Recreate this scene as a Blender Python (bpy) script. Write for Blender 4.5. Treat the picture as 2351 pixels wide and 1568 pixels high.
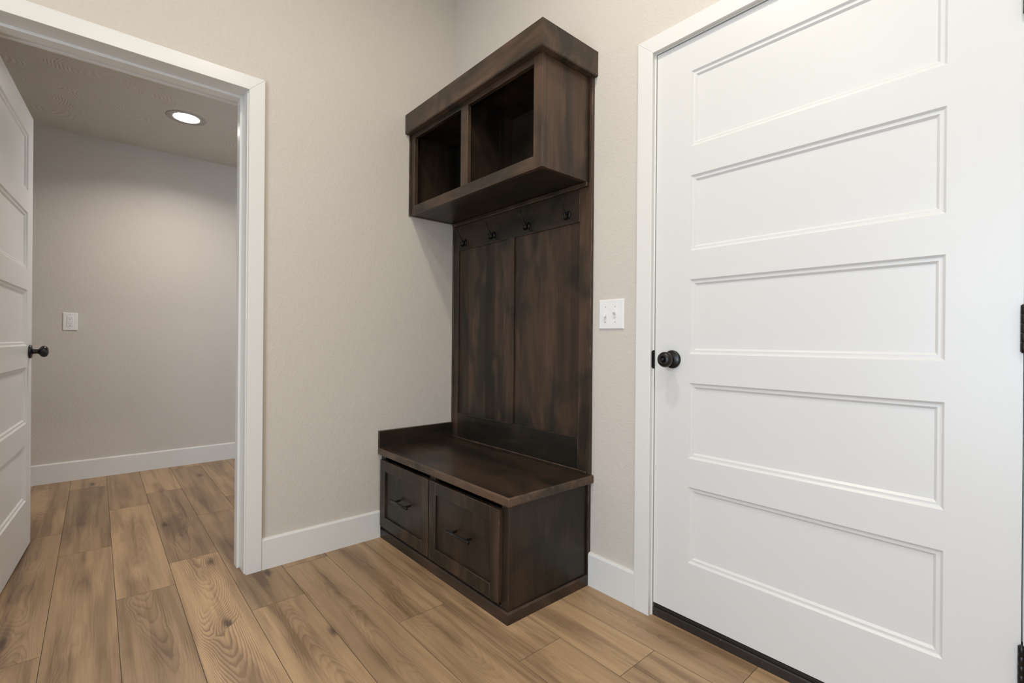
import bpy, bmesh, math, random
from mathutils import Vector, Matrix
for o in list(bpy.data.objects): bpy.data.objects.remove(o)
S = bpy.context.scene
C = S.collection
PI = math.pi

# ---------------------------------------------------------------- camera
def make_camera():
    yaw, pitch, roll = math.radians(138.8799), math.radians(-0.0257), math.radians(0.4742)
    f = Vector((math.cos(yaw)*math.cos(pitch), math.sin(yaw)*math.cos(pitch), math.sin(pitch)))
    r = f.cross(Vector((0, 0, 1))).normalized(); u = r.cross(f)
    r2 = r*math.cos(roll)+u*math.sin(roll); u2 = -r*math.sin(roll)+u*math.cos(roll)
    m = Matrix(((r2.x, u2.x, -f.x, 2.26528), (r2.y, u2.y, -f.y, -1.53882), (r2.z, u2.z, -f.z, 0.99714), (0, 0, 0, 1)))
    cd = bpy.data.cameras.new('camera'); co = bpy.data.objects.new('camera', cd); C.objects.link(co)
    cd.sensor_width = 36; cd.lens = 1093.95/2351*36; cd.clip_start = 0.02
    co.matrix_world = m; S.camera = co
make_camera()

# ---------------------------------------------------------------- world, light, exposure
S.view_settings.view_transform = 'Standard'; S.view_settings.look = 'None'
S.view_settings.gamma = 1; S.view_settings.use_curve_mapping = False
S.view_settings.exposure = 0.0
w = bpy.data.worlds.new('sky'); S.world = w; w.use_nodes = True
w.node_tree.nodes['Background'].inputs[0].default_value = (0.64, 0.80, 1.0, 1)
w.node_tree.nodes['Background'].inputs[1].default_value = 9.2
CEIL = 3.05
RX, FY = 3.5, -3.3          # right wall x and front wall y of the near room
CAN_SPOTS = [(1.36, -0.95), (2.55, -1.38), (1.36, -2.4), (2.55, -2.6)]  # last two are added lights, unseen on the camera side
def area(name, loc, rot, size, power, col, shape='DISK', size_y=None, portal=False, spread=180):
    l = bpy.data.lights.new(name, 'AREA'); l.shape = shape; l.size = size
    if size_y: l.size_y = size_y
    l.spread = math.radians(spread)
    l.energy = power; l.color = col
    if portal: l.cycles.is_portal = True
    o = bpy.data.objects.new(name, l); C.objects.link(o); o.location = loc; o.rotation_euler = rot
    return o
for i, (x, y) in enumerate(CAN_SPOTS):
    area('can_bulb', (x, y, CEIL-0.012), (0, 0, 0), 0.13, [14.5, 13.5, 7, 7][i], (1.0, 0.93, 0.80))
area('hall_can_bulb', (-1.462, -1.105, 2.43-0.004), (0, 0, 0), 0.13, 11, (1.0, 0.93, 0.87), spread=145)
# daylight enters through the big window of the front wall
WX0, WX1, WZ0, WZ1 = 1.55, 2.95, 0.15, 2.2
area('window_portal', ((WX0+WX1)/2, FY-0.1, (WZ0+WZ1)/2), (PI/2, 0, 0), WX1-WX0, 1, (1, 1, 1), 'RECTANGLE', WZ1-WZ0, True)

# ---------------------------------------------------------------- mesh helpers
def bx(bm, x0, x1, y0, y1, z0, z1, bev=0.0, seg=2):
    t = bmesh.new()
    bmesh.ops.create_cube(t, size=1)
    for v in t.verts:
        v.co = Vector(((x0+x1)/2+v.co.x*(x1-x0), (y0+y1)/2+v.co.y*(y1-y0), (z0+z1)/2+v.co.z*(z1-z0)))
    if bev > 0:
        r = bmesh.ops.bevel(t, geom=list(t.edges), offset=bev, segments=seg, profile=0.5, affect='EDGES')
        for f in r['faces']: f.material_index = 1; f.smooth = True
    merge(bm, t); t.free()
def merge(bm, t, mat=None):
    m = {}
    for v in t.verts: m[v] = bm.verts.new(mat @ v.co if mat else v.co)
    for f in t.faces:
        try: nf = bm.faces.new([m[v] for v in f.verts])
        except ValueError: continue
        nf.material_index = f.material_index; nf.smooth = f.smooth
def prism(bm, pts, axis, a, b):
    """closed 2-D outline pts extruded along axis from a to b; for axis x pts=(y,z), y pts=(x,z), z pts=(x,y)"""
    def mk(p, t):
        return {'x': (t, p[0], p[1]), 'y': (p[0], t, p[1]), 'z': (p[0], p[1], t)}[axis]
    A = [bm.verts.new(mk(p, a)) for p in pts]; B = [bm.verts.new(mk(p, b)) for p in pts]
    n = len(pts)
    fs = [bm.faces.new([A[i], A[(i+1) % n], B[(i+1) % n], B[i]]) for i in range(n)]
    fs += [bm.faces.new(A[::-1]), bm.faces.new(B)]
    return fs
def loft(bm, rings, closed=True):
    """rings of verts coords, same count"""
    V = [[bm.verts.new(c) for c in r] for r in rings]
    n = len(V[0])
    for a, b in zip(V, V[1:]):
        for i in range(n if closed else n-1):
            bm.faces.new([a[i], a[(i+1) % n], b[(i+1) % n], b[i]])
    return V
def lathe(bm, prof, centre, axis, seg=40):
    """prof: list of (distance along axis, radius)"""
    ax = Vector(axis).normalized()
    u = ax.orthogonal().normalized(); v = ax.cross(u)
    rings = []
    for d, r in prof:
        rings.append([Vector(centre)+ax*d+(u*math.cos(2*PI*k/seg)+v*math.sin(2*PI*k/seg))*max(r, 1e-5) for k in range(seg)])
    V = loft(bm, rings)
    for r in (V[0], V[-1]):
        bm.faces.new(r)
    for f in bm.faces: f.smooth = True
def tube(bm, pts, radii, seg=14):
    pts = [Vector(p) for p in pts]
    rings = []; prev = None
    for i, p in enumerate(pts):
        t = (pts[min(i+1, len(pts)-1)]-pts[max(i-1, 0)]).normalized()
        if prev is None: u = t.orthogonal().normalized()
        else: u = (prev-t*prev.dot(t)).normalized()
        prev = u; v = t.cross(u)
        rings.append([p+(u*math.cos(2*PI*k/seg)+v*math.sin(2*PI*k/seg))*radii[i] for k in range(seg)])
    V = loft(bm, rings); bm.faces.new(V[0][::-1]); bm.faces.new(V[-1])
    for f in bm.faces: f.smooth = True
def smooth_path(pts, rad, n=6):
    P = [Vector(p) for p in pts]; out = []; ro = []
    for i in range(len(P)-1):
        p0, p1, p2, p3 = P[max(i-1, 0)], P[i], P[i+1], P[min(i+2, len(P)-1)]
        for k in range(n):
            t = k/n
            out.append(0.5*((2*p1)+(p2-p0)*t+(2*p0-5*p1+4*p2-p3)*t*t+(3*p1-p0-3*p2+p3)*t**3))
            ro.append(rad[i]*(1-t)+rad[i+1]*t)
    out.append(P[-1]); ro.append(rad[-1])
    return out, ro
def obj(name, bm, mats, parent=None, loc=None):
    bmesh.ops.recalc_face_normals(bm, faces=bm.faces)
    me = bpy.data.meshes.new(name); bm.to_mesh(me); bm.free()
    for m in (mats if isinstance(mats, (list, tuple)) else [mats]): me.materials.append(m)
    if len(me.materials) == 1: 
        for p in me.polygons: p.material_index = 0
    o = bpy.data.objects.new(name, me); C.objects.link(o)
    if parent: o.parent = parent
    if loc: o.location = loc
    return o
def tag(o, label, cat, kind=None, group=None):
    o['label'] = label; o['category'] = cat
    if kind: o['kind'] = kind
    if group: o['group'] = group
    return o
def empty(name, loc=(0, 0, 0), rz=0):
    o = bpy.data.objects.new(name, None); C.objects.link(o); o.location = loc; o.rotation_euler = (0, 0, rz)
    o.empty_display_size = 0.1
    return o
def box_obj(name, dims, mats, parent=None, bev=0.0):
    bm = bmesh.new(); bx(bm, *dims, bev=bev); return obj(name, bm, mats, parent)

# ---------------------------------------------------------------- node helpers
class NT:
    def __init__(s, name):
        s.m = bpy.data.materials.new(name); s.m.use_nodes = True
        s.t = s.m.node_tree; s.b = s.t.nodes['Principled BSDF']
    def n(s, typ, **kw):
        x = s.t.nodes.new(typ)
        for k, v in kw.items(): setattr(x, k, v)
        return x
    def l(s, a, b): s.t.links.new(a, b)
    def inp(s, node, i, v):
        if hasattr(v, 'links') or isinstance(v, bpy.types.NodeSocket): s.l(v, node.inputs[i])
        else: node.inputs[i].default_value = v
    def math(s, op, a, b=0.0, c=0.0, clamp=False):
        x = s.n('ShaderNodeMath', operation=op); x.use_clamp = clamp
        s.inp(x, 0, a); s.inp(x, 1, b)
        if op in ('MULTIPLY_ADD', 'SMOOTH_MIN'): s.inp(x, 2, c)
        return x.outputs[0]
    def comb(s, a, b, c):
        x = s.n('ShaderNodeCombineXYZ'); s.inp(x, 0, a); s.inp(x, 1, b); s.inp(x, 2, c); return x.outputs[0]
    def mapr(s, v, a, b, c, d, smooth=False):
        x = s.n('ShaderNodeMapRange'); x.clamp = True
        if smooth: x.interpolation_type = 'SMOOTHSTEP'
        s.inp(x, 0, v)
        for i, q in zip((1, 2, 3, 4), (a, b, c, d)): s.inp(x, i, q)
        return x.outputs[0]
    def noise(s, vec, scale, detail=3, rough=0.5, dist=0.0):
        x = s.n('ShaderNodeTexNoise'); s.l(vec, x.inputs['Vector'])
        x.inputs['Scale'].default_value = scale; x.inputs['Detail'].default_value = detail
        x.inputs['Roughness'].default_value = rough; x.inputs['Distortion'].default_value = dist
        return x.outputs['Fac']
    def mix(s, f, a, b, blend='MIX'):
        x = s.n('ShaderNodeMix', data_type='RGBA', blend_type=blend)
        s.inp(x, 0, f)
        for i, v in ((6, a), (7, b)):
            if isinstance(v, tuple): v = v if len(v) == 4 else (*v, 1)
            s.inp(x, i, v)
        return x.outputs[2]
    def scale(s, vec, sc, off=(0, 0, 0)):
        x = s.n('ShaderNodeMapping'); s.l(vec, x.inputs[0]); x.inputs['Scale'].default_value = sc; x.inputs['Location'].default_value = off
        return x.outputs[0]
    def bump(s, h, strength, dist):
        x = s.n('ShaderNodeBump'); s.l(h, x.inputs['Height']); x.inputs['Strength'].default_value = strength; x.inputs['Distance'].default_value = dist
        s.l(x.outputs[0], s.b.inputs['Normal'])
    def obj(s): return s.n('ShaderNodeTexCoord').outputs['Object']
    def set(s, **k):
        for a, v in k.items():
            a = a.replace('_', ' ')
            if isinstance(v, bpy.types.NodeSocket): s.l(v, s.b.inputs[a])
            else: s.b.inputs[a].default_value = v

def mat_wall():
    t = NT('wall_paint'); c = t.obj()
    n1 = t.noise(c, 95, 3, 0.55, 0.4); n2 = t.noise(c, 38, 2, 0.5, 0.3)
    blob = t.mapr(n1, 0.5, 0.66, 0, 1, True); h = t.math('ADD', blob, t.math('MULTIPLY', n2, 0.8))
    col = t.mix(t.noise(c, 1.3, 2), (0.615, 0.558, 0.492), (0.645, 0.588, 0.522))
    t.set(Base_Color=col, Roughness=0.55); t.b.inputs['Specular IOR Level'].default_value = 0.35
    t.bump(h, 0.35, 0.0016); return t.m
def mat_ceiling():
    t = NT('ceiling_texture'); c = t.obj()
    vo = t.n('ShaderNodeTexVoronoi'); vo.inputs['Scale'].default_value = 3.2; t.l(c, vo.inputs['Vector'])
    d = t.math('SINE', t.math('MULTIPLY', t.math('ADD', vo.outputs['Distance'], t.math('MULTIPLY', t.noise(c, 5, 2), 0.25)), 130))
    msk = t.mapr(t.noise(c, 4.5, 2), 0.45, 0.62, 0, 1, True)
    h = t.math('MULTIPLY', d, msk)
    t.set(Base_Color=(0.68, 0.635, 0.57, 1), Roughness=0.6)
    t.bump(h, 0.45, 0.002); return t.m
def mat_white(name, col, rough=0.32):
    t = NT(name); c = t.obj()
    t.set(Base_Color=(*col, 1), Roughness=rough)
    t.bump(t.noise(c, 60, 2), 0.04, 0.001); return t.m
def mat_plain(name, col, rough, metal=0.0):
    t = NT(name); t.set(Base_Color=(*col, 1), Roughness=rough, Metallic=metal); return t.m
def mat_emit(name, col, st):
    t = NT(name); t.set(Base_Color=(*col, 1)); t.b.inputs['Emission Color'].default_value = (*col, 1); t.b.inputs['Emission Strength'].default_value = st; return t.m

def mat_tree(name, axis, glued=False, worn=False, tone=1.0, dark=0.0):
    """dark walnut-brown stain over alder: cloudy blotches, long grain along axis"""
    t = NT(name); c = t.obj()
    sx = [1.0, 1.0, 1.0]; sx['xyz'.index(axis)] = 0.22
    gx = [1.0, 1.0, 1.0]; gx['xyz'.index(axis)] = 0.045
    cs = t.scale(c, tuple(sx), (hash_(name)*7, 3.1, 1.7)); cg = t.scale(c, tuple(gx), (1.3, 0.4, hash_(name)*5))
    n1 = t.noise(cs, 7, 3, 0.55, 0.6); n2 = t.noise(cs, 16, 3, 0.5, 0.5); g = t.noise(cg, 120, 4, 0.6)
    n3 = t.noise(c, 4.5, 2, 0.5, 0.3)
    a = t.mapr(n1, 0.36, 0.64, 0, 1, True)
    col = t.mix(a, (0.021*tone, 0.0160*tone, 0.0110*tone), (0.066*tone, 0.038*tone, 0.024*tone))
    col = t.mix(t.mapr(n2, 0.52, 0.72, 0, 0.7, True), col, (0.082*tone, 0.049*tone, 0.031*tone))
    col = t.mix(t.mapr(n3, 0.5, 0.72, 0, 0.75, True), col, (0.0115*tone, 0.0125*tone, 0.0090*tone))
    if dark: col = t.mix(dark, col, (0.010, 0.011, 0.0085))
    if glued:
        sp = t.n('ShaderNodeSeparateXYZ'); t.l(c, sp.inputs[0])
        k = t.math('FLOOR', t.math('MULTIPLY', sp.outputs[0], 13.5))
        wn = t.n('ShaderNodeTexWhiteNoise'); wn.noise_dimensions = '1D'; t.l(k, wn.inputs['W'])
        f = t.mapr(wn.outputs['Value'], 0, 1, 0.62, 1.3)
        col = t.mix(1.0, col, t.comb(f, t.math('MULTIPLY', f, 0.98), t.math('MULTIPLY', f, 0.97)), 'MULTIPLY')
    gf = t.mapr(g, 0.3, 0.7, 0.80, 1.18)
    col = t.mix(1.0, col, t.comb(gf, gf, gf), 'MULTIPLY')
    if worn:
        wv = t.mapr(t.noise(c, 22, 2, 0.5), 0.5, 0.68, 0, 1, True)
        col = t.mix(t.math('MULTIPLY', wv, 0.75), col, (0.115*worn, 0.072*worn, 0.045*worn))
    t.set(Base_Color=col, Roughness=t.mapr(n1, 0.3, 0.7, 0.30, 0.40))
    t.b.inputs['Specular IOR Level'].default_value = 0.33
    t.bump(g, 0.06, 0.0006); return t.m
def hash_(s): return (sum(ord(ch)*(i+3) for i, ch in enumerate(s)) % 97)/97.0

def mat_floor():
    t = NT('oak_plank'); 
    uv = t.n('ShaderNodeUVMap'); uv.uv_map = 'plank_uv'
    at = t.n('ShaderNodeAttribute'); at.attribute_name = 'plank'
    su = t.n('ShaderNodeSeparateXYZ'); t.l(uv.outputs[0], su.inputs[0])
    sc = t.n('ShaderNodeSeparateColor'); t.l(at.outputs['Color'], sc.inputs[0])
    U, V = su.outputs[0], su.outputs[1]
    R, G, B = sc.outputs[0], sc.outputs[1], sc.outputs[2]     # seed, tone, figure strength
    seed = t.math('MULTIPLY', R, 57.0)
    # knots: sparse cells
    kv = t.comb(t.math('MULTIPLY_ADD', U, 1.9, t.math('MULTIPLY', seed, 3.1)), t.math('MULTIPLY_ADD', V, 5.2, t.math('MULTIPLY', seed, 1.7)), 0.0)
    vo = t.n('ShaderNodeTexVoronoi'); vo.voronoi_dimensions = '2D'; vo.inputs['Scale'].default_value = 1.0; t.l(kv, vo.inputs['Vector'])
    vc = t.n('ShaderNodeSeparateColor'); t.l(vo.outputs['Color'], vc.inputs[0])
    kmask = t.math('GREATER_THAN', vc.outputs[0], 0.80)
    kd = vo.outputs['Distance']
    bump = t.math('MULTIPLY', kmask, t.mapr(kd, 0.0, 0.42, 1.0, 0.0, True))
    # figure: growth-ring contours, arches around a wandering centre line
    low = t.noise(t.comb(t.math('MULTIPLY', U, 2.1), t.math('MULTIPLY', V, 7.5), seed), 1.0, 2, 0.5, 0.25)
    wob = t.noise(t.comb(t.math('MULTIPLY', U, 14.0), t.math('MULTIPLY', V, 60.0), seed), 1.0, 3, 0.6)
    v0 = t.math('MULTIPLY', t.math('SUBTRACT', t.noise(t.comb(t.math('MULTIPLY', U, 1.1), 0.0, t.math('ADD', seed, 4.0)), 1.0, 2, 0.5), 0.5), 0.16)
    vv = t.math('ADD', V, v0)
    F = t.math('MULTIPLY', t.math('MULTIPLY', vv, vv), 1500.0)
    sl = t.math('MULTIPLY', t.math('SUBTRACT', t.math('FRACT', t.math('MULTIPLY', R, 17.0)), 0.5), 38.0)
    F = t.math('ADD', F, t.math('MULTIPLY', U, sl))
    F = t.math('ADD', F, t.math('MULTIPLY', low, 8.5))
    F = t.math('ADD', F, t.math('MULTIPLY', bump, 5.5))
    F = t.math('ADD', F, t.math('MULTIPLY', wob, 0.8))
    fr = t.math('FRACT', F)
    ring = t.math('MULTIPLY', t.mapr(fr, 0.15, 0.80, 0.0, 1.0, False), t.mapr(fr, 0.84, 1.0, 1.0, 0.0, True))
    ring = t.math('POWER', ring, 1.8)
    heart = t.math('MULTIPLY', t.mapr(t.math('ABSOLUTE', t.math('MULTIPLY_ADD', wob, 0.03, vv)), 0.012, 0.060, 0.50, 0.0, True), t.mapr(t.noise(t.comb(t.math('MULTIPLY', U, 1.7), t.math('MULTIPLY', V, 2.0), t.math('ADD', seed, 31.0)), 1.0, 2, 0.5), 0.42, 0.60, 0.0, 1.0, True))
    # fibres
    fib = t.noise(t.comb(t.math('MULTIPLY', U, 5.0), t.math('MULTIPLY', V, 230.0), seed), 1.0, 3, 0.6)
    fib2 = t.noise(t.comb(t.math('MULTIPLY', U, 1.6), t.math('MULTIPLY', V, 26.0), seed), 1.0, 3, 0.55, 0.3)
    cloud = t.noise(t.comb(t.math('MULTIPLY', U, 1.1), t.math('MULTIPLY', V, 8.5), t.math('ADD', seed, 9.0)), 1.0, 3, 0.55, 0.3)
    light = t.mix(G, (0.350, 0.230, 0.130), (0.560, 0.372, 0.205))
    dark = t.mix(G, (0.145, 0.089, 0.052), (0.250, 0.153, 0.085))
    fade = t.mapr(t.noise(t.comb(t.math('MULTIPLY', U, 2.3), t.math('MULTIPLY', V, 12.0), t.math('ADD', seed, 20.0)), 1.0, 2, 0.5), 0.35, 0.62, 0.35, 1.0, True)
    a = t.math('MULTIPLY', ring, t.math('MULTIPLY', t.math('MULTIPLY_ADD', B, 0.60, 0.18), fade))
    a = t.math('ADD', a, t.mapr(fib2, 0.42, 0.72, 0.0, 0.58, True))
    a = t.math('ADD', a, t.mapr(cloud, 0.46, 0.66, 0.0, 0.34, True))
    a = t.math('ADD', a, heart, clamp=True)
    a = t.math('ADD', a, t.math('MULTIPLY', bump, 0.22), clamp=True)
    col = t.mix(a, light, dark)
    fm = t.mapr(fib, 0.3, 0.7, 0.88, 1.10)
    col = t.mix(1.0, col, t.comb(fm, fm, fm), 'MULTIPLY')
    kn = t.math('MULTIPLY', kmask, t.mapr(t.math('MULTIPLY_ADD', wob, 0.14, kd), 0.085, 0.190, 0.85, 0.0, True))
    col = t.mix(kn, col, (0.060, 0.036, 0.024))
    t.set(Base_Color=col, Roughness=t.mapr(fib, 0.3, 0.7, 0.36, 0.46))
    t.b.inputs['Specular IOR Level'].default_value = 0.4
    t.bump(t.math('SUBTRACT', fib, t.math('MULTIPLY', ring, 0.3)), 0.12, 0.0005); return t.m

WALL = mat_wall(); CEI = mat_ceiling()
TRIM = mat_white('trim_paint', (0.765, 0.748, 0.71), 0.30)
DOOR = mat_white('door_paint', (0.715, 0.705, 0.68), 0.34)
PLATE = mat_plain('white_plastic', (0.82, 0.81, 0.79), 0.28)
SLOT = mat_plain('slot_dark', (0.10, 0.09, 0.085), 0.6)
BLACK = mat_plain('black_hardware', (0.012, 0.011, 0.011), 0.32, 0.3)
BRONZE = mat_plain('bronze_hook', (0.012, 0.011, 0.011), 0.28, 0.5)
SCREW = mat_plain('screw_steel', (0.35, 0.30, 0.22), 0.35, 0.8)
def mat_sill():
    t = NT('dark_sill'); c = t.obj()
    n = t.noise(c, 90, 2, 0.6); s = t.mapr(n, 0.70, 0.76, 0, 1)
    t.set(Base_Color=t.mix(s, t.mix(t.noise(c, 14, 2), (0.018, 0.014, 0.012), (0.035, 0.027, 0.022)), (0.16, 0.14, 0.12)), Roughness=0.45); return t.m
SILL = mat_sill()
RUBBER = mat_plain('sweep_rubber', (0.014, 0.012, 0.011), 0.5)
FLOORM = mat_floor(); SEAM = mat_plain('plank_edge', (0.12, 0.085, 0.06), 0.7)
WX = mat_tree('stain_grain_x', 'x'); WY = mat_tree('stain_grain_y', 'y'); WZ = mat_tree('stain_grain_z', 'z')
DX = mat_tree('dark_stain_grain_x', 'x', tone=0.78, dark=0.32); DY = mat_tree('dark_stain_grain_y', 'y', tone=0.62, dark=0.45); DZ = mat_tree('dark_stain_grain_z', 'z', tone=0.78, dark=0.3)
TX_ = mat_tree('stain_top_board', 'x', tone=0.80, dark=0.15); LX = mat_tree('light_stain_grain_x', 'x', tone=1.30); LZ = mat_tree('light_stain_grain_z', 'z', tone=1.28)
WP = mat_tree('stain_glued_panel', 'z', glued=True, tone=1.0)
WE = mat_tree('stain_worn_edge', 'z', worn=1.3, tone=1.5)
WS = mat_tree('stain_seat_edge', 'x', worn=1.0, tone=1.7)
WD = mat_tree('stain_cubby_inside', 'z', tone=0.5)  # shade inside the cubbies, painted as a darker wood tone
PULL = mat_plain('black_pull', (0.010, 0.010, 0.010), 0.30, 0.2)
LENS = mat_emit('lamp_lens', (1.0, 0.95, 0.90), 30)
CANRING = mat_plain('can_ring', (0.42, 0.40, 0.37), 0.4)
GLASS = NT('window_glass'); GLASS.set(Base_Color=(0.9, 0.95, 1, 1), Roughness=0.02, Alpha=0.06); GLASS = GLASS.m

# ---------------------------------------------------------------- key dimensions (metres; room corner = origin, wall_left x=0, wall_back y=0)
WT = 0.165
BH, BT = 0.134, 0.015
CH, CHI = 2.110, 2.0508           # casing outer / inner top
AO, AI, AJ = -0.9966, -1.0572, -1.0615     # doorway A right side: casing outer, inner, jamb face
BJ, BI, BO = -1.8795, -1.8835, -1.944      # doorway A left side
JZ = 2.0555
HALLX, HALLZ = -2.266, 2.43
HY0, HY1 = -3.0, 0.45
CO, CI = 1.2268, 1.2891
D2C0, D2C1 = 2.223, 2.285

# ---------------------------------------------------------------- floor: individual planks, joints where they lie
def make_floor():
    bm = bmesh.new()
    uvl = bm.loops.layers.uv.new('plank_uv'); cl = bm.loops.layers.color.new('plank')
    rnd = random.Random(11)
    seams = [-1.663, -1.4765, -1.290, -1.103, -0.916, -0.728, -0.5385, -0.355, -0.1715]
    y = seams[0]; lo = []
    while y > -3.4: y -= 0.1865; lo.append(y)
    rows = sorted(lo)+seams; y = seams[-1]
    while y < 0.6: y += 0.1865; rows.append(y)
    joint = {-1.663: -0.713, -1.4765: -0.083, -1.290: -0.32, -1.103: 0.325, -0.916: 0.055, -0.728: 0.740, -0.5385: 1.168, -0.355: 1.412, -0.1715: 1.663}
    joint[sorted(lo)[-1]] = 0.182
    L = 1.248
    # tone / figure of the planks that show, keyed (row, k) with k=0 the plank that starts at the joint (towards +x)
    hand = {(-1.663, -1): (0.10, 0.5), (-1.663, 0): (0.62, 0.15), (-1.4765, -1): (0.80, 0.05), (-1.4765, 0): (0.48, 0.65), (-1.290, -1): (0.18, 0.6), (-1.290, 0): (0.98, 1.0),
            (-1.103, -1): (0.42, 0.1), (-1.103, 0): (0.85, 0.55), (-0.916, 0): (0.62, 0.45), (-0.916, -1): (0.6, 0.1), (-0.728, -1): (0.80, 0.55), (-0.728, 0): (0.66, 0.35),
            (-0.5385, -1): (0.85, 0.1), (-0.5385, 0): (0.74, 0.35), (-0.355, -1): (0.82, 0.1), (-0.355, 0): (0.80, 0.6), (-0.1715, -1): (0.72, 0.35), (-0.1715, 0): (0.85, 0.2)}
    hand[(sorted(lo)[-1], -1)] = (0.35, 0.6); hand[(sorted(lo)[-1], 0)] = (0.55, 0.2)
    GAP = 0.0009
    for y0, y1 in zip(rows, rows[1:]):
        j0 = joint.get(y0, rnd.uniform(0, 1.2))
        k = -3
        while j0+k*L < 3.6:
            x0, x1 = j0+k*L, j0+(k+1)*L
            kk = k; k += 1
            if x1 < -2.4: continue
            a0, a1 = x0, x1
            cx0, cx1 = max(x0, -2.40), min(x1, 3.65)
            tone, fig = hand.get((y0, kk), (rnd.uniform(0.3, 0.95), rnd.uniform(0.1, 0.8)))
            seed = rnd.random()
            g = GAP
            top = [(cx0+g, y0+g, 0), (cx1-g, y0+g, 0), (cx1-g, y1-g, 0), (cx0+g, y1-g, 0)]
            low = [(cx0, y0, -0.0016), (cx1, y0, -0.0016), (cx1, y1, -0.0016), (cx0, y1, -0.0016)]
            T = [bm.verts.new(p) for p in top]; B = [bm.verts.new(p) for p in low]
            fs = [bm.faces.new(T)]+[bm.faces.new([B[i], B[(i+1) % 4], T[(i+1) % 4], T[i]]) for i in range(4)]
            for i, f in enumerate(fs):
                f.material_index = 0 if i == 0 else 1
                for lp in f.loops:
                    lp[uvl].uv = (lp.vert.co.x-a0, lp.vert.co.y-(y0+y1)/2)
                    lp[cl] = (seed, tone, fig, 1)
    # underside slab
    me = bpy.data.meshes.new('floor')
    t = bmesh.new(); bx(t, -2.40, 3.65, -3.45, 0.60, -0.06, -0.0017)
    for f in t.faces: f.material_index = 1
    merge(bm, t); t.free()
    bm.to_mesh(me); bm.free(); me.materials.append(FLOORM); me.materials.append(SEAM)
    o = bpy.data.objects.new('floor', me); C.objects.link(o)
    tag(o, 'wide brown oak plank floor running through both rooms', 'floor', 'structure')
make_floor()

# ---------------------------------------------------------------- walls and ceilings
def struct(name, boxes, mat, label, cat):
    bm = bmesh.new()
    for b in boxes: bx(bm, *b)
    return tag(obj(name, bm, mat), label, cat, 'structure')
OW = 0.002
struct('wall_left', [(-WT, 0, AJ+0.018, 0.15, 0, CEIL), (-WT, 0, FY, BJ-0.018, 0, CEIL), (-WT, 0, BJ-0.018, AJ+0.018, JZ+0.018, CEIL)], WALL,
       'greige wall with the open doorway, left of the dark hall tree', 'wall')
struct('wall_back', [(0, 1.2759, 0, 0.15, 0, CEIL), (2.2365, RX, 0, 0.15, 0, CEIL), (1.2759, 2.2365, 0, 0.15, 2.0735, CEIL)], WALL,
       'greige wall behind the hall tree and around the closed white door', 'wall')
struct('wall_right', [(RX, RX+0.15, FY, 0.15, 0, CEIL)], WALL, 'greige side wall opposite the doorway', 'wall')
struct('wall_front', [(0, WX0, FY-0.15, FY, 0, CEIL), (WX1, RX+0.15, FY-0.15, FY, 0, CEIL), (WX0, WX1, FY-0.15, FY, 0, WZ0), (WX0, WX1, FY-0.15, FY, WZ1, CEIL)], WALL,
       'greige wall with the tall daylight window, facing the white door', 'wall')
struct('ceiling', [(-WT, RX+0.15, FY-0.15, 0.15, CEIL, CEIL+0.1)], CEI, 'high textured ceiling over the entry room', 'ceiling')
struct('ceiling_hall', [(HALLX-0.1, -WT, HY0-0.1, HY1+0.1, HALLZ, HALLZ+0.1)], CEI, 'greige swirl-textured ceiling of the room beyond the doorway, with a round lamp', 'ceiling')
struct('wall_hall_far', [(HALLX-0.1, HALLX, HY0, HY1, 0, HALLZ)], WALL, 'greige far wall of the room beyond the doorway, with an outlet', 'wall')
struct('wall_hall_right', [(HALLX-0.1, -WT, HY1, HY1+0.1, 0, HALLZ)], WALL, 'greige side wall of the back room, hidden right of the doorway', 'wall')
struct('wall_hall_left', [(HALLX-0.1, -WT, HY0-0.1, HY0, 0, HALLZ)], WALL, 'greige side wall of the back room, hidden behind the open door', 'wall')

def baseboard(name, p0, p1, nrm, label):
    """p0->p1 along the wall, nrm = into the room"""
    bm = bmesh.new()
    prof = [(0, 0), (BT, 0), (BT, BH-0.008), (BT-0.003, BH-0.003), (BT-0.008, BH), (0, BH)]
    rings = []
    for p in (p0, p1):
        rings.append([(p[0]+nrm[0]*d, p[1]+nrm[1]*d, z) for d, z in prof])
    V = loft(bm, rings); bm.faces.new(V[0]); bm.faces.new(V[1][::-1])
    return tag(obj(name, bm, TRIM), label, 'baseboard', 'structure')
baseboard('baseboard_left', (0, AO), (0, -0.449), (1, 0), 'white baseboard between the open doorway and the hall tree')
baseboard('baseboard_front_left', (0, FY), (0, BO), (1, 0), 'white baseboard on the wall left of the open doorway')
baseboard('baseboard_back', (1.0045, 0), (CO, 0), (0, -1), 'short white baseboard between the hall tree and the white door')
baseboard('baseboard_back_right', (D2C1, 0), (RX, 0), (0, -1), 'white baseboard right of the closed white door')
baseboard('baseboard_right', (RX, FY), (RX, -BT), (-1, 0), 'white baseboard along the side wall opposite the doorway')
baseboard('baseboard_front', (0.02, FY), (RX-BT, FY), (0, 1), 'white baseboard under the tall window')
baseboard('baseboard_hall', (HALLX, HY0), (HALLX, HY1), (1, 0), 'white baseboard on the far wall seen through the doorway')

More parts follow.
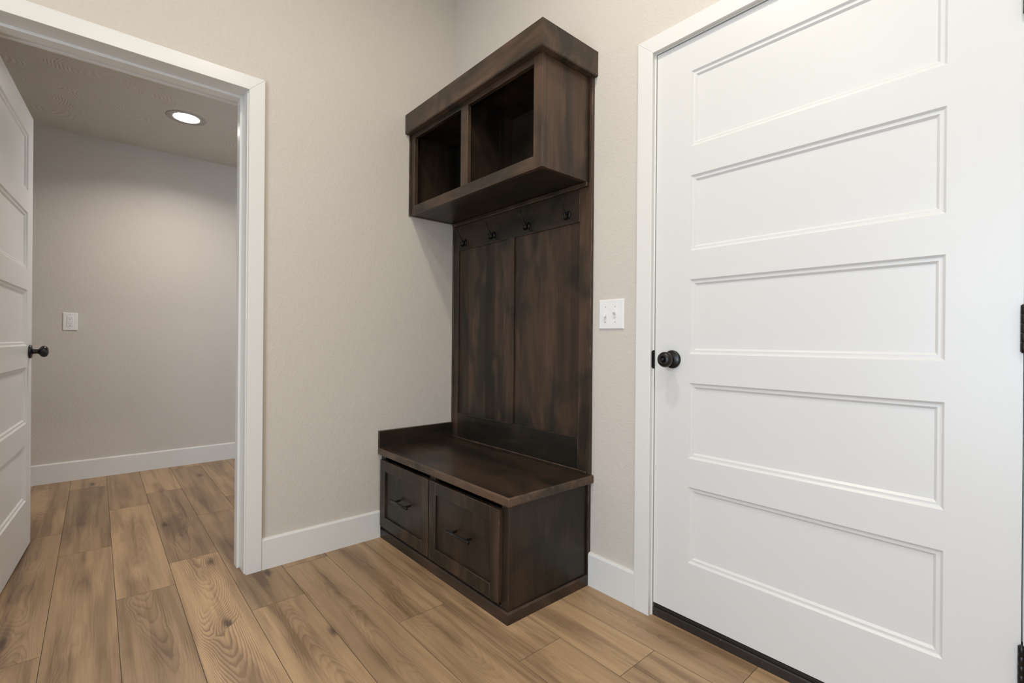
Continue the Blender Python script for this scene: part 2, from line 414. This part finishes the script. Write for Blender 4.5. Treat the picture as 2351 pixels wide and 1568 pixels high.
# ---------------------------------------------------------------- casings and jambs
def casing(name, plane, axis, a_out, a_in, b_in, b_out, zi, zo, depth, label):
    """mitred three-board casing; axis: 'y' boards run on wall x=plane, 'x' on wall y=plane; depth signed into the room"""
    bm = bmesh.new()
    def P(a, z, d):
        return (plane+d, a, z) if axis == 'y' else (a, plane+d, z)
    def board(q):
        # q: four (a,z) corners
        t = bmesh.new()
        A = [t.verts.new(P(a, z, 0)) for a, z in q]; B = [t.verts.new(P(a, z, depth)) for a, z in q]
        t.faces.new(A); t.faces.new(B)
        for i in range(4): t.faces.new([A[i], A[(i+1) % 4], B[(i+1) % 4], B[i]])
        bmesh.ops.recalc_face_normals(t, faces=t.faces)
        es = [e for e in t.edges if all(v in B for v in e.verts)]
        bmesh.ops.bevel(t, geom=es, offset=0.0014, segments=2, profile=0.5, affect='EDGES')
        for f in t.faces: f.material_index = 0
        merge(bm, t); t.free()
    board([(a_out, 0), (a_in, 0), (a_in, zi), (a_out, zo)])
    board([(a_out, zo), (a_in, zi), (b_in, zi), (b_out, zo)])
    board([(b_out, zo), (b_in, zi), (b_in, 0), (b_out, 0)])
    return tag(obj(name, bm, TRIM), label, 'door casing', 'structure')
casing('trim_1', 0, 'y', AO, AI, BI, BO, CHI, CH, 0.018, 'white flat casing around the open doorway, entry room side')
casing('trim_2', -WT, 'y', AO, AI, BI, BO, CHI, CH, -0.018, 'white casing around the open doorway, back room side')
casing('trim_3', 0, 'x', CO, CI, D2C0, D2C1, CHI, CH, -0.018, 'white flat casing around the closed white door')
def jamb_a():
    bm = bmesh.new(); j = 0.018
    bx(bm, -WT, 0.0005, AJ, AJ+j, 0, JZ+j, 0.0006); bx(bm, -WT, 0.0005, BJ-j, BJ, 0, JZ+j, 0.0006); bx(bm, -WT, 0.0005, BJ, AJ, JZ, JZ+j, 0.0006)
    s0, s1, st = -0.128, -0.077, 0.0115
    bx(bm, s0, s1, AJ-st, AJ, 0, JZ-st, 0.001); bx(bm, s0, s1, BJ, BJ+st, 0, JZ-st, 0.001); bx(bm, s0, s1, BJ, AJ, JZ-st, JZ, 0.001)
    return tag(obj('trim_4', bm, TRIM), 'white door jamb and stop lining the open doorway', 'door jamb', 'structure')
jamb_a()
def jamb_b():
    bm = bmesh.new(); j = 0.018
    l, r, z = 1.2939, 2.2185, 2.0555
    bx(bm, l-j, l, -0.0004, 0.15, 0, z-0.007+j, 0.0006); bx(bm, r, r+j, -0.0004, 0.15, 0, z-0.007+j, 0.0006); bx(bm, l, r, -0.0004, 0.15, 2.0485, 2.0485+j, 0.0006)
    bx(bm, l, l+0.012, 0.049, 0.13, 0, 2.0485); bx(bm, r-0.012, r, 0.049, 0.13, 0, 2.0485); bx(bm, l+0.012, r-0.012, 0.049, 0.13, 2.0365, 2.0485)
    t = tag(obj('trim_5', bm, TRIM), 'white door jamb around the closed white door', 'door jamb', 'structure')
    s = bmesh.new()
    prism(s, [(-0.0095, 0.908), (-0.0012, 0.902), (-0.0012, 0.969), (-0.0095, 0.963)], 'x', 1.2897, 1.2912)
    prism(s, [(1.2900, 0.902), (1.2966, 0.902), (1.2966, 0.969), (1.2900, 0.969)], 'y', -0.0016, -0.0006)
    st = obj('strike_plate', s, BLACK, t); st['label'] = 'black strike plate'
jamb_b()

# ---------------------------------------------------------------- moulded five-panel doors
PZ = [(1.9344, 1.6738), (1.574, 1.3139), (1.2158, 0.958), (0.8586, 0.5982), (0.5001, 0.2382)]
def slab_mesh(W, z0, z1, T, m0, m1):
    """slab x 0..W, front face y=0 (facing -y), back face y=T"""
    bm = bmesh.new()
    def side(yf, s):
        # s: +1 recess goes to +y
        def q(pts): bm.faces.new([bm.verts.new((x, yf+s*d, z)) for x, z, d in pts])
        def rect(x0, x1, a, b): q([(x0, a, 0), (x1, a, 0), (x1, b, 0), (x0, b, 0)])
        rect(0, m0, z0, z1); rect(W-m1, W, z0, z1)
        zs = [z1]+[v for p in PZ for v in p]+[z0]
        for i in range(0, len(zs), 2): rect(m0, W-m1, zs[i+1], zs[i])
        steps = [(0, 0), (0.0055, 0.0055), (0.0085, 0.0060), (0.0135, 0.0060), (0.0195, 0.0115)]
        for zt, zb in PZ:
            prev = None
            for ins, d in steps:
                cur = [(m0+ins, zb+ins, d), (W-m1-ins, zb+ins, d), (W-m1-ins, zt-ins, d), (m0+ins, zt-ins, d)]
                if prev:
                    for i in range(4): q([prev[i], prev[(i+1) % 4], cur[(i+1) % 4], cur[i]])
                prev = cur
            q(prev)
    side(0, 1); side(T, -1)
    def e(a): bm.faces.new([bm.verts.new(p) for p in a])
    e([(0, 0, z0), (0, T, z0), (0, T, z1), (0, 0, z1)]); e([(W, 0, z0), (W, 0, z1), (W, T, z1), (W, T, z0)])
    e([(0, 0, z0), (W, 0, z0), (W, T, z0), (0, T, z0)]); e([(0, 0, z1), (0, T, z1), (W, T, z1), (W, 0, z1)])
    bmesh.ops.remove_doubles(bm, verts=bm.verts, dist=1e-5)
    return bm
def knob(parent, x, y, z, s, thumb):
    """s=-1: towards -y"""
    ax = (0, s, 0)
    b = bmesh.new(); lathe(b, [(0, 0.0315), (0.0035, 0.0325), (0.007, 0.0315), (0.0095, 0.028), (0.0105, 0.016), (0.013, 0.0135)], (x, y, z), ax, 48)
    rose = obj('rose', b, BLACK, parent)
    b = bmesh.new()
    prof = [(0.010, 0.0135), (0.016, 0.0115), (0.028, 0.0108), (0.033, 0.0125), (0.036, 0.018), (0.040, 0.0235), (0.046, 0.0268), (0.052, 0.0270), (0.058, 0.0250), (0.0625, 0.0205), (0.065, 0.0150)]
    if thumb: prof += [(0.0655, 0.0120), (0.0635, 0.0105), (0.0615, 0.0098), (0.0610, 0.0)]
    else: prof += [(0.0665, 0.008), (0.067, 0.0)]
    lathe(b, prof, (x, y, z), ax, 48)
    k = obj('knob', b, BLACK, parent)
    if thumb:
        b = bmesh.new(); lathe(b, [(0.058, 0.0062), (0.066, 0.0058), (0.0675, 0.0045), (0.068, 0)], (x, y, z), ax, 24)
        bx(b, x-0.0013, x+0.0013, y+s*0.0705 if s < 0 else y+0.066, y+s*0.066 if s < 0 else y+0.0705, z-0.005, z+0.005, 0.0004)
        obj('lock_button', b, BLACK, k)
        for dz in (1,):
            b = bmesh.new(); lathe(b, [(0.008, 0.003), (0.0112, 0.0028), (0.0116, 0.0012)], (x+0.0235, y, z-0.002), ax, 16)
            sc = obj('screw', b, SCREW, rose); sc['label'] = 'brass-coloured screw head'
# closed white door
door = obj('door_1', slab_mesh(0.9186, 0.0492, 2.045, 0.044, 1.4291-1.2969, 2.2155-2.0866), DOOR, None, (1.2969, 0.0027, 0))
tag(door, 'closed white five-panel door right of the hall tree', 'door', 'structure')
knob(door, 1.3665-1.2969, 0, 0.938, -1, True)
b = bmesh.new(); bx(b, 0.001, 0.9176, 0.002, 0.040, 0.0335, 0.0490, 0.001); bx(b, 0.001, 0.9176, -0.0005, 0.004, 0.037, 0.046, 0.0006)
sw = obj('door_sweep', b, RUBBER, door); sw['label'] = 'black rubber sweep under the white door'
for zc in (1.779, 1.0345, 0.286):
    b = bmesh.new()
    x, y = 2.2170-1.2969, -0.0095
    for i in range(5):
        za = zc-0.0515+i*0.0206; t = bmesh.new(); lathe(t, [(0, 0.0058), (0.0004, 0.0062), (0.0198, 0.0062), (0.0202, 0.0058)], (x, y, za), (0, 0, 1), 20); merge(b, t); t.free()
    for za in (zc-0.0525, zc+0.0515):
        t = bmesh.new(); lathe(t, [(0, 0.005), (0.003, 0.004)], (x, y, za-0.0015), (0, 0, 1), 16); merge(b, t); t.free()
    bx(b, x-0.0030, x+0.0012, y, 0.018, zc-0.051, zc+0.051)
    h = obj('hinge', b, BLACK, door); h['label'] = 'black butt hinge'
# sill under it
b = bmesh.new(); prism(b, [(0.0045, 0), (0.0045, 0.026), (0.007, 0.0300), (0.012, 0.0320), (0.09, 0.033), (0.15, 0.020), (0.15, 0)], 'x', 1.2941, 2.2183)
tag(obj('door_sill', b, SILL), 'dark scuffed threshold strip under the closed white door', 'threshold', 'structure')

# open white door in the doorway (hinged left, swung into the back room)
hx, hy, ex, ey = -0.174, -1.8235, -0.985, -1.7722
LW = math.hypot(ex-hx, ey-hy)
d2 = obj('door_2', slab_mesh(LW, 0.012, 2.045, 0.035, 0.112, 0.112), DOOR)
tag(d2, 'open white five-panel door swung into the room beyond the doorway', 'door', 'structure')
# local x runs from hinge to free edge; local -y must face the camera side (+y world)
ang = math.atan2(ey-hy, ex-hx)
d2.location = (hx, hy, 0); d2.rotation_euler = (0, 0, ang)
knob(d2, LW-0.060, 0, 0.930, -1, False)
b = bmesh.new(); lathe(b, [(0, 0.0315), (0.007, 0.0315), (0.0105, 0.016), (0.028, 0.0108), (0.036, 0.018), (0.046, 0.0268), (0.058, 0.0250), (0.067, 0.0)], (LW-0.060, 0.035, 0.930), (0, 1, 0), 32)
obj('knob', b, BLACK, d2)
b = bmesh.new(); bx(b, LW-0.0002, LW+0.0012, 0.005, 0.030, 0.902, 0.958, 0.0004); bx(b, LW, LW+0.010, 0.011, 0.023, 0.922, 0.938, 0.002)
obj('latch', b, BLACK, d2)
for zc in (1.83, 1.03, 0.25):
    b = bmesh.new(); lathe(b, [(0, 0.006), (0.09, 0.006)], (-0.003, 0.040, zc-0.045), (0, 0, 1), 16); bx(b, -0.002, 0.0, 0.005, 0.038, zc-0.045, zc+0.045)
    h = obj('hinge', b, BLACK, d2); h['label'] = 'black butt hinge'

# ---------------------------------------------------------------- window of the front wall (source of the daylight)
b = bmesh.new()
for q in [(WX0, WX0+0.05, WZ0, WZ1), (WX1-0.05, WX1, WZ0, WZ1), (WX0+0.05, WX1-0.05, WZ0, WZ0+0.05), (WX0+0.05, WX1-0.05, WZ1-0.05, WZ1), ((WX0+WX1)/2-0.02, (WX0+WX1)/2+0.02, WZ0+0.05, WZ1-0.05)]:
    bx(b, q[0], q[1], FY-0.10, FY-0.04, q[2], q[3], 0.002)
wn = tag(obj('window_1', b, TRIM), 'tall white-framed window behind the camera', 'window', 'structure')
for a0, a1 in ((WX0+0.05, (WX0+WX1)/2-0.02), ((WX0+WX1)/2+0.02, WX1-0.05)):
    b = bmesh.new(); bx(b, a0, a1, FY-0.072, FY-0.068, WZ0+0.05, WZ1-0.05); obj('window_pane', b, GLASS, wn)

# ---------------------------------------------------------------- hall tree
TR = empty('hall_tree', (0.5, -0.22, 0))
tag(TR, 'dark brown stained wooden hall tree with bench, drawers, hooks and overhead cubbies', 'hall tree')
def part(name, bm, mats, parent=TR):
    o = obj(name, bm, mats)
    o.parent = parent
    o.matrix_parent_inverse = Matrix.Translation((-TR.location.x, -TR.location.y, -TR.location.z)) if parent is TR else Matrix.Identity(4)
    return o
def pbox(name, dims, mats, bev=0.0012, parent=TR):
    bm = bmesh.new(); bx(bm, *dims, bev=bev); return part(name, bm, mats, parent)
G = 0.0004
UX, UY, UZ0 = 0.9937, -0.2867, 1.6544
ZT, ZB = 0.4525, 0.4187       # bench seat top / bottom
# back
pbox('back_panel', (0.002, UX, -0.0045, -0.0005, 0.0, 2.10), [WP, WP], 0)
pbox('stile', (0.016, 0.0593, -0.0135, -0.0045, ZT, UZ0), [WZ, WE]); pbox('stile', (0.474, 0.5266, -0.0135, -0.0045, 0.5962, 1.5011), [WZ, WE]); pbox('stile', (0.9426, UX, -0.0135, -0.0045, ZT, UZ0), [WZ, WE])
pbox('hook_rail', (0.0593, 0.9426, -0.0135, -0.0045, 1.5011, UZ0), [DX, WE]); pbox('bottom_rail', (0.0593, 0.9426, -0.0135, -0.0045, ZT, 0.5962), [DX, WE])
pbox('ledger_strip', (0.016, UX-0.001, -0.030, -0.0135, 1.636, UZ0), [WX, WE], 0.002)
pbox('base_strip', (0.018, UX, -0.022, -0.0135, ZT, ZT+0.012), [WX, WE], 0.003)
pbox('scribe_strip', (UX, 1.0085, -0.0155, -0.0005, ZT, 2.10), [WZ, WE], 0.002)
pbox('scribe_strip', (UX, 1.0045, -0.0155, -0.0005, 0.0419, ZB), [WZ, WE], 0.002)
pbox('scribe_strip', (0.0005, 0.016, -0.0165, -0.0005, ZT, UZ0), [WZ, WE], 0.002)
pbox('scribe_strip', (0.0005, 0.0085, UY-0.010, UY+0.02, UZ0, 2.09), [WZ, WE], 0.002)
# overhead cabinet
b = bmesh.new(); y1 = -0.0048; yb = UY+0.019
bx(b, 0.001, 0.019, yb, y1, UZ0, 2.12)                          # left side
bx(b, UX-0.0205, UX-0.0025, yb, y1, UZ0, 2.12, 0.0004)                   # right side
pbox('cabinet_bottom', (0.019, UX-0.0205, yb, y1, UZ0+0.002, UZ0+0.020), [DX, DX], 0); bx(b, 0.019, UX-0.0205, yb, y1, 2.085, 2.103)  # bottom board: shade under the cabinet put into its darker colour
part('cabinet_box', b, [LZ, WE])
pbox('divider', (0.4806, 0.4986, yb, y1, UZ0+0.020, 2.085), [WZ, WZ], 0)
for a0, a1 in ((0.0192, 0.4804), (0.4988, UX-0.0207)):  # added thin boards whose dark colour stands in for the cubby shade
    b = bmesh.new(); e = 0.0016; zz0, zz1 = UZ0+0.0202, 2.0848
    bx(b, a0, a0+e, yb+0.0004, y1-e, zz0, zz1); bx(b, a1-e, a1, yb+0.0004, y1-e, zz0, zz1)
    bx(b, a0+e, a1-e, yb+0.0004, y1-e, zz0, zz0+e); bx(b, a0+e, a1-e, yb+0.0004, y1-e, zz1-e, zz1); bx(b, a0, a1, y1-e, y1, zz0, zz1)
    o = part('cubby_shade_lining', b, [WD]); o['label'] = 'inside of the open cubby, its shade put into a darker colour'
O1, O2, O3, O4, OZT, OZB = 0.0461, 0.4626, 0.5165, 0.9446, 2.0573, 1.704
pbox('face_frame_stile', (0.0085, O1, UY, yb, UZ0, 2.12), [WZ, WE]); pbox('face_frame_stile', (O2, O3, UY, yb, OZB, OZT), [LZ, WE]); pbox('face_frame_stile', (O4, UX, UY, yb, UZ0, 2.12), [LZ, WE])
pbox('face_frame_rail', (O1, O4, UY, yb, UZ0, OZB), [LX, WE]); pbox('face_frame_rail', (O1, O4, UY, yb, OZT, 2.12), [WX, WE])
# crown: mitred board front + return, small chamfer at its foot
CX, CY, CZ0, CZ1 = 1.0242, -0.3193, 2.081, 2.1826
b = bmesh.new()
prof = [(0.0, CZ0+0.004), (0.004, CZ0), (0.030, CZ0), (0.030, CZ1-0.02), (0.030, CZ1), (0.0015, CZ1), (0.0, CZ1-0.0015)]   # (depth inwards, z)
V = loft(b, [[(0.0005, CY+d, z) for d, z in prof], [(CX-d, CY+d, z) for d, z in prof], [(CX-d, -0.0005, z) for d, z in prof]])
b.faces.new(V[0][::-1]); b.faces.new(V[2])
part('crown_board', b, [LX])
pbox('cabinet_top', (0.001, CX-0.030, CY+0.030, -0.0008, 2.122, 2.138), [WX, WX], 0)
# bench
b = bmesh.new(); bx(b, 0.0005, 1.0207, -0.461, -0.0006, ZB, ZT, bev=0.006, seg=4)
bmesh.ops.recalc_face_normals(b, faces=b.faces)
for f in b.faces:
    if abs(f.normal.z) < 0.5 or f.calc_center_median().z < (ZT+ZB)/2: f.material_index = 1
part('bench_seat', b, [TX_, WS])
pbox('side_splash', (0.0005, 0.0175, -0.4585, -0.016, ZT, 0.538), [DY, WE], 0.0015)
BX, BY = 0.996, -0.438
b = bmesh.new()
bx(b, BX-0.021, BX-0.003, BY+0.019, -0.005, 0.0, ZB, bev=0.0004); bx(b, 0.001, 0.019, BY+0.019, -0.005, 0.0, ZB)
bx(b, 0.019, BX-0.021, BY+0.019, -0.005, 0.030, 0.046)
part('base_cabinet', b, [DZ, WE])
b = bmesh.new(); yb2 = BY+0.019
bx(b, 0.001, 0.040, BY, yb2, 0, ZB, bev=0.001); bx(b, 0.956, BX, BY, yb2, 0, ZB, bev=0.001); bx(b, 0.468, 0.510, BY, yb2, 0.0, ZB, bev=0.001)
bx(b, 0.04, 0.468, BY, yb2, 0, 0.048, bev=0.001); bx(b, 0.51, 0.956, BY, yb2, 0, 0.048, bev=0.001)
part('base_frame', b, [DZ, WE])
b = bmesh.new(); TX, TY, TZ = 1.0045, -0.4485, 0.0419
prof = [(0, 0), (0.0085, 0), (0.0085, TZ), (0.005, TZ), (0.0, TZ-0.006)]
V = loft(b, [[(0.0005, TY+d, z) for d, z in prof], [(TX-d, TY+d, z) for d, z in prof], [(TX-d, -0.0005, z) for d, z in prof]])
b.faces.new(V[0][::-1]); b.faces.new(V[2])
part('plinth', b, [WX])
def drawer(x0, x1):
    z0, z1, yf, yk = 0.066, 0.3985, -0.4585, -0.4385
    b = bmesh.new(); sw_, rw = 0.050, 0.052
    bx(b, x0, x0+sw_, yf, yk, z0, z1, bev=0.0012); bx(b, x1-sw_, x1, yf, yk, z0, z1, bev=0.0012)
    bx(b, x0+sw_, x1-sw_, yf, yk, z0, z0+rw, bev=0.0012); bx(b, x0+sw_, x1-sw_, yf, yk, z1-rw, z1, bev=0.0012)
    d = part('drawer', b, [WZ, WE])
    b = bmesh.new(); bx(b, x0+sw_, x1-sw_, yf+0.009, yk, z0+rw, z1-rw)
    p = part('drawer_panel', b, [DZ], d)
    b = bmesh.new(); cx, zc, yp = (x0+x1)/2+0.006, 0.236, yf+0.009
    def cyl(p0, p1, r):
        t = bmesh.new(); p0 = Vector(p0); dv = Vector(p1)-p0; L = dv.length
        lathe(t, [(0, r*0.85), (0.0008, r), (L-0.0008, r), (L, r*0.85)], p0, dv, 24); merge(b, t); t.free()
    cyl((cx-0.076, yp-0.029, zc), (cx+0.076, yp-0.029, zc), 0.0058)
    for s in (-1, 1): cyl((cx+s*0.048, yp, zc), (cx+s*0.048, yp-0.029, zc), 0.0048)
    h = part('drawer_pull', b, PULL, d); h['label'] = 'black bar pull'
drawer(0.028, 0.4845); drawer(0.4945, 0.965)
def hook(x, z):
    """oval base, long upper prong with ball tip, short curled lower hook"""
    b = bmesh.new(); y = -0.0135
    t = bmesh.new(); lathe(t, [(0, 0.5), (0.2, 0.49), (0.35, 0.42), (0.45, 0.25), (0.48, 0.0)], (0, 0, 0), (0, -1, 0), 32)
    merge(b, t, Matrix.Translation((x, y, z)) @ Matrix.Diagonal((0.021, 0.016, 0.036, 1))); t.free()
    p, r = smooth_path([(x, y-0.003, z+0.004), (x, y-0.016, z+0.001), (x, y-0.030, z+0.013), (x, y-0.041, z+0.031), (x, y-0.052, z+0.052)], [0.0055, 0.005, 0.0040, 0.0034, 0.0030])
    t = bmesh.new(); tube(t, p, r); merge(b, t); t.free()
    p, r = smooth_path([(x, y-0.004, z-0.004), (x, y-0.012, z-0.015), (x, y-0.024, z-0.022), (x, y-0.035, z-0.017), (x, y-0.037, z-0.007)], [0.0060, 0.0055, 0.0045, 0.0040, 0.0036])
    t = bmesh.new(); tube(t, p, r); merge(b, t); t.free()
    for q, rr in (((x, y-0.053, z+0.054), 0.0046), ((x, y-0.037, z-0.005), 0.0046)):
        t = bmesh.new(); bmesh.ops.create_uvsphere(t, u_segments=16, v_segments=10, radius=rr); merge(b, t, Matrix.Translation(q)); t.free()
    for f in b.faces: f.smooth = True
    h = part('coat_hook', b, BRONZE); h['label'] = 'black double coat hook'
for x, z in ((0.125, 1.5365), (0.3713, 1.5385), (0.6288, 1.5405), (0.883, 1.5410)): hook(x, z)

# ---------------------------------------------------------------- switch plate and outlet
def plate_mesh(w, h, t=0.006, bev=0.004):
    b = bmesh.new()
    prof = [(0, 0), (0, t*0.45), (bev, t)]
    prev = None
    for ins, d in prof:
        cur = [b.verts.new(p) for p in ((-w/2+ins, -d, -h/2+ins), (w/2-ins, -d, -h/2+ins), (w/2-ins, -d, h/2-ins), (-w/2+ins, -d, h/2-ins))]
        if prev:
            for i in range(4): b.faces.new([prev[i], prev[(i+1) % 4], cur[(i+1) % 4], cur[i]])
        prev = cur
    b.faces.new(prev); return b
SWI = empty('light_switch', (1.10225, 0, 1.1073))
tag(SWI, 'white double toggle switch plate on the wall between hall tree and white door', 'light switch')
obj('switch_plate', plate_mesh(0.1200, 0.1184, 0.006), PLATE, SWI)
for i, dx in enumerate((-0.0252, 0.0205)):
    b = bmesh.new(); s = -1 if i == 0 else 1
    bx(b, dx-0.0062, dx+0.0062, -0.0078, -0.0058, -0.0130, 0.0130, 0.0006)
    t = bmesh.new()
    prism(t, [(-0.006, 0.0055), (-0.006, -0.0055), (-0.0195, s*0.0090-0.0030), (-0.0195, s*0.0090+0.0032)], 'x', dx-0.0046, dx+0.0046)
    bmesh.ops.recalc_face_normals(t, faces=t.faces); merge(b, t); t.free()
    g = obj('toggle', b, PLATE, SWI)
    for dz in (-0.030, 0.030):
        b = bmesh.new(); lathe(b, [(0.0055, 0.0032), (0.0068, 0.0030), (0.0070, 0.0)], (dx, 0, dz), (0, -1, 0), 16)
        bx(b, dx-0.0022, dx+0.0022, -0.00725, -0.0070, dz-0.0004, dz+0.0004)
        obj('screw', b, mat_plain('screw_paint', (0.62, 0.61, 0.59), 0.35) if 'screw_paint' not in bpy.data.materials else bpy.data.materials['screw_paint'], SWI)
OUT = empty('wall_outlet', (HALLX, -1.6758, 1.1095), PI/2)
tag(OUT, 'white electrical outlet plate on the far wall of the back room', 'outlet')
obj('outlet_plate', plate_mesh(0.0780, 0.1240, 0.006), PLATE, OUT)
b = bmesh.new(); bx(b, -0.0168, 0.0168, -0.0085, -0.0055, -0.0335, 0.0335, 0.0012)
rc = obj('receptacle', b, PLATE, OUT)
for zc in (0.0205, -0.0205):
    b = bmesh.new()
    bx(b, -0.0072, -0.0052, -0.0089, -0.0084, zc+0.0005, zc+0.0090); bx(b, 0.0050, 0.0070, -0.0089, -0.0084, zc+0.0010, zc+0.0085)
    t = bmesh.new(); lathe(t, [(0.0084, 0.0026), (0.0089, 0.0026)], (0, 0, zc-0.0060), (0, -1, 0), 12); merge(b, t); t.free()
    sl = obj('prong_slots', b, SLOT, rc); sl['label'] = 'dark prong slots'
b = bmesh.new(); bx(b, -0.0125, 0.0125, -0.0094, -0.0084, 0.0008, 0.0055, 0.0003); bx(b, -0.0125, 0.0125, -0.0094, -0.0084, -0.0055, -0.0008, 0.0003)
obj('test_button', b, PLATE, rc)
b = bmesh.new(); bx(b, 0.0137, 0.0155, -0.0090, -0.0084, -0.0030, 0.0030); ind = obj('indicator', b, SLOT, rc); ind['label'] = 'small dark indicator'
for dz in (-0.048, 0.048):
    b = bmesh.new(); lathe(b, [(0.0055, 0.003), (0.0066, 0.003), (0.0069, 0)], (0, 0, dz), (0, -1, 0), 12); obj('screw', b, bpy.data.materials['screw_paint'], OUT)

# ---------------------------------------------------------------- recessed lamps
def can(loc, label, ro=0.112, ri=0.072, strength=None):
    o = empty('recessed_light', loc)
    b = bmesh.new(); lathe_open(b, [(-0.0005, ro), (-0.004, ro-0.003), (-0.005, ro-0.010), (-0.0045, ri+0.004), (-0.003, ri)], 56)
    obj('trim_ring', b, CANRING, o)
    b = bmesh.new(); lathe_open(b, [(-0.0028, ri), (-0.0030, ri*0.6), (-0.0031, 0.0001)], 56); obj('lens', b, LENS, o)
    return tag(o, label, 'ceiling light')
def lathe_open(bm, prof, seg):
    loft(bm, [[(r*math.cos(2*PI*k/seg), r*math.sin(2*PI*k/seg), z) for k in range(seg)] for z, r in prof])
    for f in bm.faces: f.smooth = True
can((-1.462, -1.105, HALLZ), 'round recessed ceiling light glowing in the room beyond the doorway')
for (x, y), l in zip(CAN_SPOTS, ('recessed ceiling light above the white door side of the entry', 'recessed ceiling light above the door hinges', 'added unseen recessed ceiling light near the tall window, doorway side', 'added unseen recessed ceiling light near the tall window, far side')):
    can((x, y, CEIL), l)
